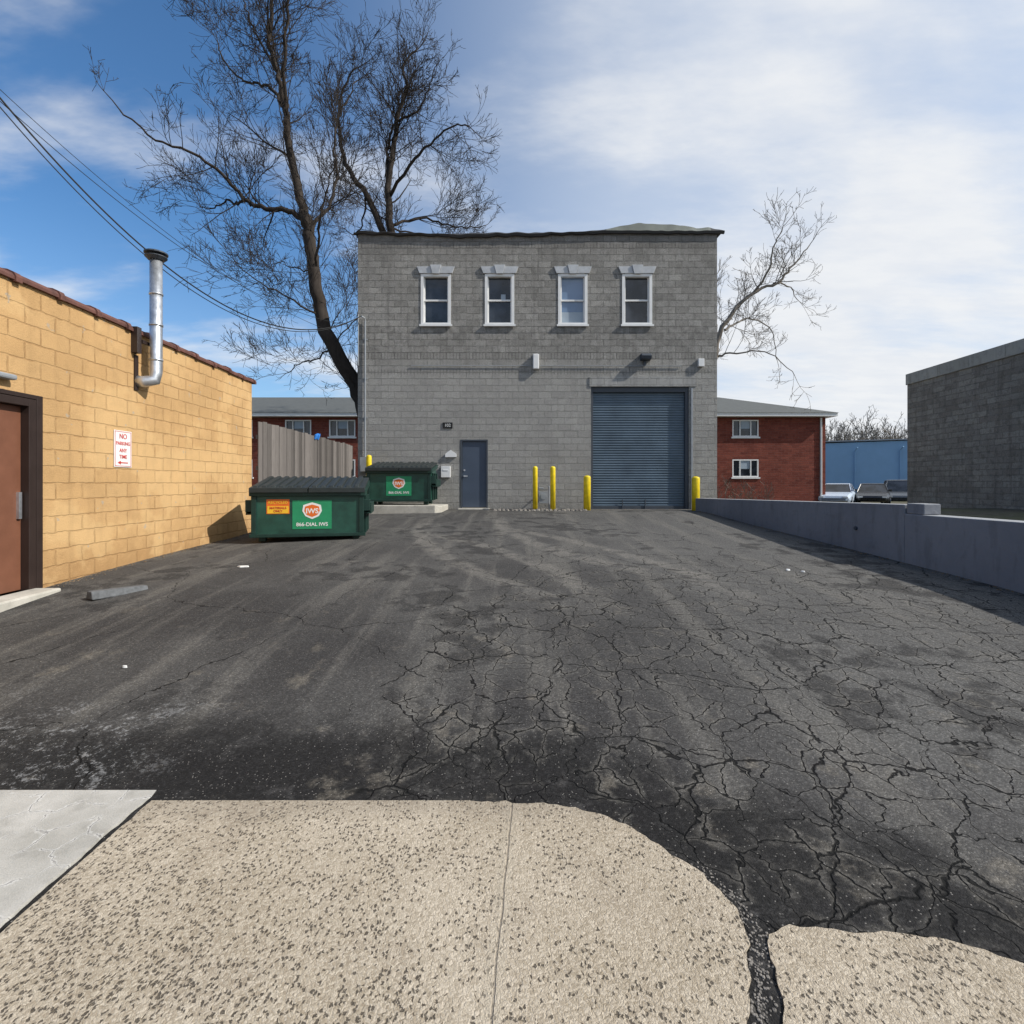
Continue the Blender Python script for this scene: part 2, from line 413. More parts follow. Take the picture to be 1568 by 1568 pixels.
def bark(name,a,b):
    m=M(name,.95,.1); n=m.noise(9,3,.7,v=m.vm('MULTIPLY',m.pos(),(1,1,.3)))
    return m.out(m.mix(n,a,b),.95)
mBark=bark('bark',(.020,.017,.015),(.075,.062,.053)); mBark2=bark('pale_bark',(.12,.105,.09),(.27,.24,.205))  # second bark has the right tree's sunlit tone put into its colour
def dirtm():
    m=M('dirt_ground',.95,.2); n=m.noise(6,5,.7)
    col=m.mix(m.step(m.noise(.35,4,.6),.4,.6),(.085,.075,.055),(.10,.105,.05))
    col=m.mix(m.step(n,.45,.7),col,(.17,.145,.11))
    return m.out(col,.95,m.bump(n,.8,.05))
mDirt=dirtm()
mStone=plain('gravel_stone',(.20,.182,.16),.85,var=.9,scale=30)
mLeaf=plain('dry_leaf_litter',(.16,.115,.07),.9,var=.9,scale=30)
mShing=plain('grey_shingles',(.10,.105,.10),.85,var=.3,scale=5)

# ---------------------------------------------------------------- ground, lot, sidewalk
xs=np.unique(np.concatenate([np.array([-1500,-700,-300,-150,-80,-50,-35,-25,-18]),np.arange(-13,13.1,.5),np.array([18,25,35,50,80,150,300,700,1500])]))
ys=np.unique(np.concatenate([np.array([-1500,-600,-200,-80,-40,-20,-10]),np.arange(-5,18.1,.5),np.array([20,23,26,30,34,40,50,65,90,150,300,700,1500])]))
def gz(X,Y):
    base=np.interp(Y,[-60,0,3,16,20,32],[-.05,-.05,.05,.7,.6,.1])
    inlot=(np.abs(X)<6.6)&(Y<16.6)
    return np.where(inlot,g(X,Y)-.09,np.where(Y<34,base-.05,.05))
sheet('ground',xs,ys,gz,mDirt)
sheet('asphalt_parking_lot',np.arange(-6.4,6.41,.16),np.arange(-6,16.3,.16),g,mAsph)

def rough_edge(pts,amp=.012,step=.03,seed=1):
    out=[]
    for a,b in zip(pts[:-1],pts[1:]):
        L=math.hypot(b[0]-a[0],b[1]-a[1]); n=max(1,int(L/step))
        for k in range(n):
            t=k/n; x=a[0]+(b[0]-a[0])*t; y=a[1]+(b[1]-a[1])*t
            o=(mnoise.noise(Vector((x*3,y*3,seed)))*1.8+mnoise.noise(Vector((x*9,y*9,seed)))*1.3+mnoise.noise(Vector((x*24,y*24,seed)))*.9+mnoise.noise(Vector((x*60,y*60,seed)))*.5)*amp*1.2
            nx,ny=-(b[1]-a[1])/L,(b[0]-a[0])/L
            out.append((x+nx*o,y+ny*o))
    out.append(pts[-1]); return out
def slab(name,edge,rest,z,mat):
    loop=edge+rest; b=B()
    b.prism([(x,y,-.06) for x,y in loop],[(x,y,z) for x,y in loop]); return b.build(name,mat)
ePts=[(-1.815,2.735),(-1.2,2.69),(-.6,2.64),(0,2.61),(.22,2.585),(.4,2.53),(.54,2.45),(.60,2.36),(.66,2.27),(.74,2.18),(.80,2.07),(.83,1.95),(.845,1.83),(.80,1.75),(.77,1.68),(.745,1.60),(.70,1.54),(.68,1.3),(.62,1.0),(.6,-.8)]
slab('concrete_apron',rough_edge(ePts[:-1],amp=.014)+[ePts[-1]],rough_edge([(-1.812,-.8),(-1.812,2.70)],amp=.004,seed=12),.008,mAgg)
e2=[(.66,-.8),(.70,1.0),(.76,1.3),(.79,1.53),(.835,1.62),(.87,1.75),(.91,1.84),(1.0,1.87),(1.18,1.85),(1.35,1.84),(1.51,1.83),(1.62,1.79),(1.75,1.70),(1.95,1.62),(2.5,1.5),(6.3,1.4)]
slab('concrete_apron',[e2[0]]+rough_edge(e2[1:],amp=.014,seed=4),[(6.3,-.8)],.008,mAgg)
e3=[(-6.3,3.02),(-3.6,2.97),(-2.86,2.92),(-2.3,2.84),(-1.86,2.765)]
slab('concrete_sidewalk',rough_edge(e3,amp=.014,seed=8),rough_edge([(-1.842,2.74),(-1.842,-.8)],amp=.006,seed=15)+[(-6.3,-.8)],.014,mConc)

def pebbles(name,spots,mat):
    b=B()
    for (x,y,z,r) in spots:
        n=6; a0=R.random()*6; rr=[r*R.uniform(.6,1.1) for _ in range(n)]
        i=len(b.v)
        b.v.append((x,y,z+r*R.uniform(.5,.8)))
        for k in range(n): b.v.append((x+rr[k]*.75*math.cos(a0+k*1.047),y+rr[k]*.75*math.sin(a0+k*1.047),z+r*.4))
        for k in range(n): b.v.append((x+rr[k]*math.cos(a0+k*1.047),y+rr[k]*math.sin(a0+k*1.047),z-.005))
        for k in range(n):
            k2=(k+1)%n
            b.f.append((i,i+1+k,i+1+k2)); b.f.append((i+1+k,i+1+n+k,i+1+n+k2,i+1+k2)); b.mi+=[0,0]
    b.build(name,mat)
rx=lambda y:6.1-.05*y
lx=lambda y:-5.2-.05*y
sp=[]
for _ in range(420):
    q=R.choice(list(zip(ePts[9:17],ePts[10:18]))); k=R.random()
    x=q[0][0]+(q[1][0]-q[0][0])*k+R.gauss(.03,.022); y=q[0][1]+(q[1][1]-q[0][1])*k+R.gauss(.01,.02)
    sp.append((x,y,0.0,R.uniform(.002,.008)))
for _ in range(700):
    x=R.uniform(-3.2,4.5); y=2.6+abs(R.gauss(0,.5)) if x<.5 else R.uniform(1.7,3.6)
    sp.append((x,y,float(g(x,y)),R.uniform(.001,.0035)))
for _ in range(450):
    x=R.uniform(-5,5); y=R.uniform(3,14)
    sp.append((x,y,float(g(x,y)),R.uniform(.003,.007)))
pebbles('loose_gravel',sp,mStone)
sp=[]
for _ in range(900):
    if R.random()<.5: y=R.uniform(3.5,11.5); x=lx(y)+abs(R.gauss(0,.07))+.01
    elif R.random()<.6: y=R.uniform(3,15); x=rx(y)-abs(R.gauss(0,.07))-.01
    else: x=R.uniform(-1.9,5.3); y=15.97-abs(R.gauss(0,.08))
    sp.append((x,y,float(g(x,y)),R.uniform(.004,.018)))
pebbles('leaf_litter_and_grit',sp,mLeaf)

# ---------------------------------------------------------------- facade helper (faces -Y)
def facade(b,x0,x1,z0,z1,y,ops,reveal=.2):
    X=sorted({x0,x1,*[o[0] for o in ops],*[o[1] for o in ops]}); Z=sorted({z0,z1,*[o[2] for o in ops],*[o[3] for o in ops]})
    for a,c in zip(X[:-1],X[1:]):
        for d,e in zip(Z[:-1],Z[1:]):
            mx_,mz=(a+c)/2,(d+e)/2
            if any(o[0]<mx_<o[1] and o[2]<mz<o[3] for o in ops): continue
            b.quad((a,y,d),(c,y,d),(c,y,e),(a,y,e))
    for o in ops:
        a,c,d,e=o[:4]; q=y+reveal
        b.quad((a,y,d),(a,q,d),(a,q,e),(a,y,e)); b.quad((c,q,d),(c,y,d),(c,y,e),(c,q,e))
        b.quad((a,y,e),(a,q,e),(c,q,e),(c,y,e)); b.quad((a,q,d),(a,y,d),(c,y,d),(c,q,d))

# ---------------------------------------------------------------- main grey building
bld=empty('grey_block_warehouse',(.8,16,.8))
FY=16.0; XL,XR,ZB,ZT=-4.72,6.28,.5,9.24
F=lambda u:(u-784)/50
FZ=lambda v:1.6+(740-v)/50
wins=[(F(645),F(690)),(F(743),F(787)),(F(855),F(899)),(F(953),F(998))]
WZ0,WZ1=FZ(498),FZ(420)
ops=[(a,c,WZ0,WZ1) for a,c in wins]+[(F(905),F(1055),.5,FZ(592)),(F(705),F(747),.5,FZ(673))]
b=B(); facade(b,XL,XR,ZB,ZT,FY,ops,.24)
b.quad((XL,24,ZB),(XL,FY,ZB),(XL,FY,ZT),(XL,24,ZT)); b.quad((XR,FY,ZB),(XR,24,ZB),(XR,24,ZT),(XR,FY,ZT))
b.quad((XR,24,ZB),(XL,24,ZB),(XL,24,ZT),(XR,24,ZT)); b.quad((XL,FY,ZT-.1),(XR,FY,ZT-.1),(XR,24,ZT-.1),(XL,24,ZT-.1))
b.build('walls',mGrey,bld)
for i,(a,c) in enumerate(wins):
    b=B(); y=FY+.03; t=.075
    b.box(a-.01,a+t,y-.05,y+.12,WZ0,WZ1); b.box(c-t,c+.01,y-.05,y+.12,WZ0,WZ1)
    b.box(a+t,c-t,y-.05,y+.12,WZ1-t,WZ1+.01); b.box(a+t,c-t,y-.05,y+.12,WZ0,WZ0+t)
    zm=(WZ0+WZ1)/2
    b.box(a+t,c-t,y+.03,y+.09,zm-.025,zm+.025)
    for zz0,zz1,yy in ((WZ0+t,zm-.025,.06),(zm+.025,WZ1-t,.04)):
        b.box(a+t,a+t+.035,y+yy,y+yy+.04,zz0,zz1); b.box(c-t-.035,c-t,y+yy,y+yy+.04,zz0,zz1)
    b.box(a-.05,c+.05,y-.1,y-.051,WZ0-.045,WZ0+.012)
    b.build('window_frame',mWhite,bld)
    b=B(); b.quad((a+t,y+.085,WZ0+t),(c-t,y+.085,WZ0+t),(c-t,y+.085,WZ1-t),(a+t,y+.085,WZ1-t))
    b.build('window_glass',mGlassB if i==2 else mGlass,bld)
    if i==2:
        b=B(); b.box(a+t+.04,c-t-.04,y+.075,y+.083,WZ0+t+.03,zm-.35); b.build('window_shade',mShade,bld)
    if i==1:
        b=B(); b.box(a+.48,a+.62,y+.078,y+.083,zm+.0+.04,zm+.2); b.build('window_sticker',mShade,bld)
    b=B(); m_=(a+c)/2; z0=WZ1+.014; z1=z0+.21
    for s in (-1,1):
        ring=[(m_+s*.12,z0),(m_+s*.50,z0),(m_+s*.58,z1),(m_+s*.16,z1)]
        if s<0: ring=ring[::-1]
        b.prism([(x_,FY-.05,z_) for x_,z_ in ring],[(x_,FY+.0,z_) for x_,z_ in ring])
    ring=[(m_-.105,z0-.02),(m_+.105,z0-.02),(m_+.17,z1+.04),(m_-.17,z1+.04)]
    b.prism([(x_,FY-.085,z_) for x_,z_ in ring],[(x_,FY+.0,z_) for x_,z_ in ring])
    b.build('window_lintel',mTrim,bld,bevel=.008)
b=B(); x0,x1=F(905),F(1055); zt=FZ(592); z=.80; p=.078; y=FY+.16
while z<zt:
    z2=min(z+p,zt)
    prof=[(y,z),(y-.012,z+.012),(y-.022,z+.035),(y-.02,z+.055),(y-.003,z+.068),(y,z2)]
    for (ya,za),(yb,zb) in zip(prof[:-1],prof[1:]):
        b.quad((x0+.05,ya,min(za,zt)),(x1-.05,ya,min(za,zt)),(x1-.05,yb,min(zb,zt)),(x0+.05,yb,min(zb,zt)))
    z+=p
b.build('roller_door',mRoll,bld)
b=B(); b.box(x0+.003,x0+.07,FY+.05,FY+.2,.78,zt-.003); b.box(x1-.1,x1-.003,FY+.05,FY+.2,.78,zt-.003)
b.box(x0+.07,x1-.1,FY+.10,FY+.135,.79,.90); b.box(x0+.07,x1-.1,FY+.05,FY+.15,zt-.16,zt-.003)
for q in (954,989): b.box(F(q)-.015,F(q)+.015,FY+.07,FY+.10,.8,1.1)
b.build('roller_door_guides',mDoorF,bld,bevel=.006)
b=B(); b.box(x0-.05,x1+.22,FY-.025,FY-.002,zt+.003,zt+.3); b.build('door_header',mSmooth,bld)
b=B(); b.box(x1+.06,x1+.11,FY-.03,FY-.002,.8,zt-.05); b.build('jamb_strip',mGrS,bld)
x0,x1=F(705),F(747); zt=FZ(673)
b=B(); b.box(x0+.002,x0+.05,FY-.012,FY+.1,.8,zt-.002); b.box(x1-.05,x1-.002,FY-.012,FY+.1,.8,zt-.002); b.box(x0+.05,x1-.05,FY-.012,FY+.1,zt-.05,zt-.002)
b.build('door_frame',mDoorF,bld,bevel=.005)
b=B(); b.box(x0+.054,x1-.054,FY+.045,FY+.09,.86,zt-.054); b.build('steel_door',mDoorB,bld,bevel=.004)
b=B(); b.tube([(x0+.12,FY+.044,1.82),(x0+.12,FY-.02,1.82)],.025); b.box(x0+.1,x0+.22,FY-.035,FY-.02,1.80,1.84); b.tube([(x0+.12,FY+.044,2.0),(x0+.12,FY+.02,2.0)],.03)
b.build('door_handle',mGalv,bld)
b=B(); b.box(x0-.05,x1+.05,FY-.25,FY+.24,.7,.84); b.build('door_sill',mPad,bld,bevel=.01)
ctrl=[(545,357),(552,354),(600,357),(690,359),(760,357),(830,357),(880,356),(925,353),(955,346),(980,343),(1020,345),(1045,346),(1065,351),(1085,349),(1107,354)]
def rz(u): return FZ(np.interp(u,[c[0] for c in ctrl],[c[1] for c in ctrl]))
b=B(); N=160; prev=None
for k in range(N+1):
    u_=543+ (1108-543)*k/N; x_=F(u_); zt_=rz(u_)+.035*mnoise.noise(Vector((x_*3,0,0)))
    lip=min(zt_-.05,9.25)-.06*abs(mnoise.noise(Vector((x_*2.2,3,0))))-(.04 if 690<u_<840 else 0)
    row=[(x_,FY-.012,lip-.02),(x_,FY-.07,lip-.02),(x_,FY-.10,min(zt_-.03,lip+.05)),(x_,FY-.05,zt_),(x_,FY+.45,zt_+.02),(x_,FY+1.2,ZT-.02)]
    if prev:
        for i in range(5):
            b.cur=1 if (u_>930 and i>=2 and u_<1090) else 0
            b.quad(prev[i],row[i],row[i+1],prev[i+1])
    prev=row
b.build('roof_flashing',[mRoof,mRoofG],bld,smooth=True)
b=B(); b.box(F(816),F(825),FY-.12,FY,FZ(566),FZ(543)); b.build('wall_light_box',mWhite,bld,bevel=.02)
b=B(); b.px([(FY,FZ(553)),(FY-.22,FZ(552)),(FY-.26,FZ(547)),(FY-.16,FZ(543)),(FY,FZ(543))],F(980),F(995)); b.box(F(985),F(989),FY-.05,FY,FZ(560),FZ(553))
b.build('floodlight',mDoorF,bld,bevel=.01)
b=B(); b.box(F(1068),F(1077),FY-.1,FY,FZ(562),FZ(550)); b.build('alarm_box',mWhite,bld,bevel=.01)
b=B(); b.box(F(676),F(690),FY-.12,FY,FZ(731),FZ(714)); b.box(F(679),F(687),FY-.13,FY-.12,FZ(721),FZ(719)); b.build('mailbox',mWhite,bld,bevel=.02)
b=B(); ring=[(F(682),FZ(700)),(F(699),FZ(700)),(F(699),FZ(695)),(F(690.5),FZ(689)),(F(682),FZ(695))]
b.prism([(q[0],FY-.06,q[1]) for q in ring],[(q[0],FY,q[1]) for q in ring]); b.build('notice_plate',mWhite,bld)
b=B(); b.box(F(678),F(693),FY-.02,FY,FZ(656),FZ(647)); b.build('number_plate',mBlk,bld)
text('102',.13,mW,T((F(685.5),FY-.022,FZ(651.5)))@RX(90),bld,'house_number')
b=B(); b.tube([(F(560),FY-.05,FZ(705)),(F(560),FY-.05,FZ(492)),(F(559),FY-.08,FZ(488)),(F(556),FY-.16,FZ(487))],.024,8)
for q in (520,580,640): b.box(F(557),F(563),FY-.03,FY,FZ(q)-.02,FZ(q)+.02)
b.box(F(553),F(567),FY-.14,FY,FZ(722),FZ(700)); b.tube([(F(549),FY-.03,FZ(482)),(F(549),FY-.03,FZ(560))],.015,6)
b.build('electrical_conduit',mGrS,bld)
b=B(); b.tube([(F(630),FY-.03,FZ(560)),(XR-1.1,FY-.03,FZ(561))],.012,5); b.build('wall_cable',mGrS,bld)

gm=empty('gas_meter',(.95,15.6,.8))
b=B(); b.tube([(.75,15.75,.75),(.75,15.75,1.35),(.82,15.72,1.45),(.95,15.72,1.45)],.025); b.tube([(1.12,15.75,.8),(1.12,15.75,1.5),(1.12,15.95,1.5)],.025)
b.box(.8,1.08,15.6,15.8,1.0,1.35); b.tube([(.94,15.58,1.2),(.94,15.62,1.2)],.09,12); b.build('meter_body',mGrS,gm,bevel=.02)

def bollard(x,y,h,r):
    z=float(g(x,y)); b=B(); pts=[(x,y,z-.05),(x,y,z+h-.06)]; rr=[r,r]
    for k in range(1,6): t=k/5*math.pi/2; pts.append((x,y,z+h-.06+.06*math.sin(t))); rr.append(max(r*math.cos(t),.004))
    b.tube(pts,rr,20); b.build('yellow_bollard',mYel,smooth=True)
bollard(.68,15.35,1.30,.072); bollard(1.2,15.35,1.30,.078); bollard(2.22,15.45,1.03,.105); bollard(5.38,15.3,1.0,.115); bollard(-4.3,15.7,1.65,.08)
sp=[]
for _ in range(260):
    x=R.uniform(-.55,2.1); sp.append((x,15.25+R.gauss(.3,.2),.81,R.uniform(.01,.05)))
for k in range(22):
    sp.append((-.5+k*.125,15.2+R.gauss(0,.04),.8,R.uniform(.06,.10)))
pebbles('rubble_edging',sp,mStone)
b=B(); ring=[(-4.62,14.25),(-2.1,14.25),(-1.95,14.5),(-1.95,15.98),(-4.7,15.98)]
b.prism([(x,y,.5) for x,y in ring],[(x,y,1.0 if x<-2 else .96) for x,y in ring]); b.build('concrete_pad',mPad,bevel=.02)

# ---------------------------------------------------------------- left tan building
Lm=T((-5.2,0,0))@RZ(math.degrees(math.atan(.05)))@RZ(90)
lb=empty('tan_block_building',(-5.5,6,0))
b=B(); H=3.88; d0,d1=4.98,6.02; ztd=2.56
facade(b,1.0,11.62,-.1,H,0,[(d0,d1,-.1,ztd)],.16)
b.quad((11.62,0,-.1),(11.62,9,-.1),(11.62,9,H),(11.62,0,H)); b.quad((1,9,-.1),(1,0,-.1),(1,0,H),(1,9,H))
b.quad((11.62,9,-.1),(1,9,-.1),(1,9,H),(11.62,9,H)); b.quad((1,0,H-.02),(11.62,0,H-.02),(11.62,9,H-.02),(1,9,H-.02))
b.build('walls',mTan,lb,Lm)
b=B(); b.box(d0+.004,d0+.09,-.03,.15,.38,ztd-.004); b.box(d1-.10,d1-.004,-.03,.15,.38,ztd-.004); b.box(d0+.09,d1-.1,-.03,.15,ztd-.09,ztd-.004)
b.box(d1-.004,d1+.08,-.035,-.002,.38,ztd+.05); b.box(d0-.1,d1-.004,-.035,-.002,ztd,ztd+.05)
b.build('door_frame',mBrownD,lb,Lm,bevel=.005)
b=B(); b.box(d0+.094,d1-.104,.06,.11,.40,ztd-.094); b.build('brown_door',mBrown,lb,Lm)
b=B(); b.box(d1-.16,d1-.12,.03,.06,1.2,1.5); b.build('door_handle',mGalv,lb,Lm)
b=B(); b.box(d0+.15,d0+.72,-.10,-.002,2.72,2.78); b.build('door_light',mGrS,lb,Lm,bevel=.02)
b=B(); b.box(4.2,6.03,-.30,.0,.2,.395); b.build('door_step',mPad,lb,Lm,bevel=.02)
b=B(); s=1.0
while s<11.7:
    e=min(s+.60,11.72); dz=R.uniform(-.012,.012)
    for (sa,sb,ex) in ((s,e-.07,0),(e-.075,e+.004,.018)):
        prof=[]
        for j in range(7):
            t=math.pi*j/6; prof.append((.13-math.cos(t)*(.17+ex),H-.01+dz+math.sin(t)*(.075+ex)))
        prof=[(-.04-ex,H-.045-ex+dz)]+prof+[(.30+ex,H-.05+dz)]
        b.prism([(sa,yy,z_) for yy,z_ in prof],[(sb,yy,z_) for yy,z_ in prof])
    s=e
b.build('coping_tiles',mTile,lb,Lm)
sg=empty('no_parking_sign',(-5.55,7.45,2.1))
b=B(); b.box(7.30,7.66,-.012,-.006,1.83,2.35); b.build('sign_plate',mW,sg,Lm,bevel=.002)
b=B()
for (a,c,z0,z1) in ((7.315,7.645,2.33,2.337),(7.315,7.645,1.843,1.85),(7.315,7.322,1.85,2.33),(7.638,7.645,1.85,2.33)): b.box(a,c,-.0145,-.0125,z0,z1)
b.box(7.42,7.58,-.0145,-.0125,1.885,1.90); b.prism([(7.37,-.0145,1.8925),(7.43,-.0145,1.865),(7.43,-.0145,1.92)],[(7.37,-.0125,1.8925),(7.43,-.0125,1.865),(7.43,-.0125,1.92)])
b.build('sign_border',mRed,sg,Lm)
for s_,z_,h_ in (('NO',2.265,.10),('PARKING',2.165,.07),('ANY',2.065,.075),('TIME',1.975,.075)):
    text(s_,h_,mRed,Lm@T((7.48,-.014,z_))@RX(90),sg,'sign_lettering',bold=.0012)
fl=empty('flue_pipe',(-5.45,7.95,3.1))
b=B(); fx,fy=7.92,-.20
b.tube([(fx-.12,.0,3.12),(fx-.10,-.09,3.12),(fx-.03,fy,3.16),(fx,fy,3.28),(fx,fy,4.98)],.085,16)
for z_ in (3.45,3.98,4.45): b.tube([(fx,fy,z_),(fx,fy,z_+.03)],.094,16)
b.build('pipe',mGalv,fl,Lm,smooth=True)
b=B(); b.tube([(fx,fy,4.98),(fx,fy,5.02),(fx,fy,5.03)],[.11,.15,.15],16); b.tube([(fx,fy,5.07),(fx,fy,5.09),(fx,fy,5.13)],[.16,.16,.04],16); b.tube([(fx,fy,5.0),(fx,fy,5.08)],.07,10)
b.build('rain_cap',mDoorF,fl,Lm)
b=B(); b.box(fx-.26,fx-.16,-.09,0,3.52,3.9); b.box(fx-.16,fx+.1,-.11,-.08,3.68,3.73); b.box(fx-.2,fx-.12,-.02,-.002,2.98,3.5); b.build('bracket_and_dark_patch',mBrownD,fl,Lm)  # last thin box is a flat dark patch against the wall, not hardware

prof=[(-.08,0),(.08,0),(.05,.09),(-.05,.09)]
A=T((-4.60,5.68,float(g(-4.6,5.8))))@RZ(60)
b=B(); b.prism([(0,y_,z_) for y_,z_ in prof],[(.56,y_*.9,z_*.75) for y_,z_ in prof]); b.build('broken_wheel_stop',plain('worn_concrete',(.11,.115,.12),.85,var=.6,scale=20,bumpk=.6),None,A,bevel=.012)
def litter(x,y,s,rot):
    z=float(g(x,y)); b=B(); n=9
    ring=[(s*math.cos(2*math.pi*k/n)*R.uniform(.7,1.1),s*.55*math.sin(2*math.pi*k/n)*R.uniform(.7,1.1)) for k in range(n)]
    b.prism([(p[0],p[1],.004) for p in ring],[(p[0]*.85,p[1]*.85,.02) for p in ring]); b.build('paper_litter',mW,None,T((x,y,z))@RZ(rot))
litter(-3.75,7.3,.09,10); litter(3.75,7.1,.05,40); litter(3.9,7.0,.03,0); litter(-3.0,4.05,.02,0)

# ---------------------------------------------------------------- dumpsters
def dumpster(loc,rot,Wd,Dp,hf,hb,big=True):
    e=empty('green_dumpster',loc); A=T(loc)@RZ(rot)
    top=lambda y:hf+(hb-hf)*y/Dp
    b=B()
    b.px([(.0,.10),(.0,hf-.02),(Dp,hb-.02),(Dp,.30),(Dp-.18,.10)],.02,Wd-.02)
    b.build('bin_body',mGreen,e,A,bevel=.012)
    b=B()
    b.box(-.03,Wd+.03,-.055,-.002,hf-.13,hf-.01)
    b.box(-.03,Wd+.03,-.04,-.002,.085,.15)
    for x in (.0,Wd-.09): b.box(x,x+.09,-.03,-.002,.151,hf-.131)
    for sx,s in ((0.018,-1),(Wd-.018,1)):
        a,c=sorted((sx,sx+s*.05))
        b.prism([(a,0,hf-.12),(a,Dp,hb-.12),(a,Dp,hb-.01),(a,0,hf-.01)],[(c,0,hf-.12),(c,Dp,hb-.12),(c,Dp,hb-.01),(c,0,hf-.01)])
        for yy in (.25,.62,.98):
            if yy<Dp-.1: b.box(a,c,yy,yy+.06,.12,hf-.12)
        a,c=sorted((sx,sx+s*.15))
        b.box(a,c,.12,Dp-.12,.50,.53); b.box(a,c,.12,Dp-.12,.68,.71); a2,c2=sorted((sx+s*.12,sx+s*.15)); b.box(a2,c2,.12,Dp-.12,.53,.68)
        a,c=sorted((sx,sx+s*.13)); b.box(a,c,.02,.10,hf-.42,hf-.20)
    for x in (.1,Wd-.22):
        for yy in (.1,Dp-.3): b.box(x,x+.12,yy,yy+.16,0,.10)
    b.build('bin_frame',mGreenD,e,A,bevel=.008)
    b=B()
    for x0,x1 in ((-.02,Wd/2-.01),(Wd/2+.01,Wd+.02)):
        def P_(x,y,o): return (x,y,top(y)+o)
        f,k=-.09,Dp+.02
        b.prism([P_(x0,f,0.005),P_(x1,f,.005),P_(x1,k,.005),P_(x0,k,.005)],[P_(x0,f,.04),P_(x1,f,.04),P_(x1,k,.05),P_(x0,k,.05)])
        n=6
        for q in range(n):
            xa=x0+.05+(x1-x0-.1)*q/n; xb=xa+(x1-x0)/n*.55
            b.prism([P_(xa,f+.04,.038),P_(xb,f+.04,.038),P_(xb,k-.05,.048),P_(xa,k-.05,.048)],[P_(xa+.01,f+.06,.07),P_(xb-.01,f+.06,.07),P_(xb-.01,k-.07,.085),P_(xa+.01,k-.07,.085)])
        b.prism([P_(x0,f-.012,-.05),P_(x1,f-.012,-.05),P_(x1,f,-.05),P_(x0,f,-.05)],[P_(x0,f-.012,.04),P_(x1,f-.012,.04),P_(x1,f,.04),P_(x0,f,.04)])
    b.tube([(0,Dp+.03,hb+.03),(Wd,Dp+.03,hb+.03)],.02,8)
    b.build('bin_lid',mLid,e,A,bevel=.006)
    def lab(x0,x1,z0,z1,mat,dy=.006,nm='label'):
        b=B(); b.box(x0,x1,-dy,-dy+.002,z0,z1); b.build(nm,mat,e,A)
    cx,cz=(1.06,.50) if big else (Wd*.5,.52); hw,hh=.35,.27
    lab(cx-hw,cx+hw,cz-hh,cz+hh,mLabG)
    b=B(); cz2=cz+.07
    sh=[(-.13,.10),(-.05,.13),(0,.145),(.05,.13),(.13,.10),(.145,.0),(.10,-.09),(0,-.14),(-.10,-.09),(-.145,0)]
    b.prism([(cx+x*1.2,-.010,cz2+z*1.1) for x,z in sh],[(cx+x*1.2,-.0075,cz2+z*1.1) for x,z in sh]); b.build('label_shield',mW,e,A)
    b=B(); b.prism([(cx+x*.95,-.0125,cz2+z*.82) for x,z in sh],[(cx+x*.95,-.0105,cz2+z*.82) for x,z in sh]); b.build('label_shield_fill',mOr,e,A)
    text('IWS',.13,mW,A@T((cx,-.0135,cz2-.005))@RX(90),e,'label_lettering',bold=.003)
    text('866-DIAL IWS',.094,mW,A@T((cx,-.009,cz-.185))@RX(90),e,'label_lettering',bold=.0015)
    if big:
        lab(.26,.66,.52,.79,mOr); lab(.275,.645,.53,.665,mYl,.009)
        text('RECYCLED',.07,mYl,A@T((.46,-.009,.73))@RX(90),e,'label_lettering',bold=.001)
        text('MATERIALS\nONLY',.058,mRed,A@T((.46,-.012,.60))@RX(90),e,'label_lettering',bold=.001)
dumpster((-4.80,9.62,float(g(-4,9.8))+.005),12,2.0,1.25,.98,1.16)
dumpster((-4.02,14.45,1.005),0,1.78,1.1,1.0,1.16,False)

# ---------------------------------------------------------------- wooden fence
b=B(); A0=Vector((-5.72,11.75)); A1=Vector((-4.85,15.9)); L=(A1-A0).length; n=int(L/.145); dv=(A1-A0).normalized(); nv=Vector((dv.y,-dv.x))
for k in range(n):
    a=A0+dv*(k*.145); c=A0+dv*(k*.145+.136); o=nv*R.uniform(0,.012); t=nv*.02
    zt=3.0-.26*k/n+R.uniform(-.02,.02); z0=.45
    pts=[a+o,c+o,c+o+t,a+o+t]
    b.prism([(p.x,p.y,z0) for p in pts],[(p.x,p.y,zt) for p in pts])
for zz_ in (1.0,1.9,2.6):
    pts=[A0-nv*.05,A1-nv*.05,A1-nv*.01,A0-nv*.01]; b.prism([(p.x,p.y,zz_) for p in pts],[(p.x,p.y,zz_+.09) for p in pts])
b.build('wooden_fence',mWood)
b=B()
for k in range(3):
    a=A0+dv*(2.2+k*.06)+nv*.03; b.tube([(a.x,a.y,2.80-abs(k-1)*.03),(a.x+.02,a.y+.02,2.90-abs(k-1)*.03),(a.x+.05,a.y+.05,2.93)],[.03,.045,.01],7)
b.build('blue_tarp_scrap',plain('blue_plastic',(.03,.18,.55),.4))

# ---------------------------------------------------------------- retaining wall + verge
b=B()
def rwall(b,ya,yb,za,zb,t=.3,z0=-.2,o=0):
    b.prism([(rx(ya)-o,ya,z0),(rx(yb)-o,yb,z0),(rx(yb)-o,yb,zb),(rx(ya)-o,ya,za)][::-1],[(rx(ya)+t,ya,z0),(rx(yb)+t,yb,z0),(rx(yb)+t,yb,zb),(rx(ya)+t,ya,za)][::-1])
rwall(b,7.62,15.25,1.29,1.165); rwall(b,1.0,7.618,1.155,1.155)
rwall(b,7.3,7.60,1.31,1.31,t=.26,z0=1.158,o=-.02)
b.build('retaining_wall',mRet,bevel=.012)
b=B(); b.tube([(rx(8.6)-.03,8.6,.86),(rx(8.6)+.02,8.6,.86)],.03,10); b.build('drain_stub',mDoorF)
def vz(X,Y): return np.interp(Y,[0,12,16,26],[1.02,1.0,.85,.2])+.02*np.sin(X*3+Y*2)
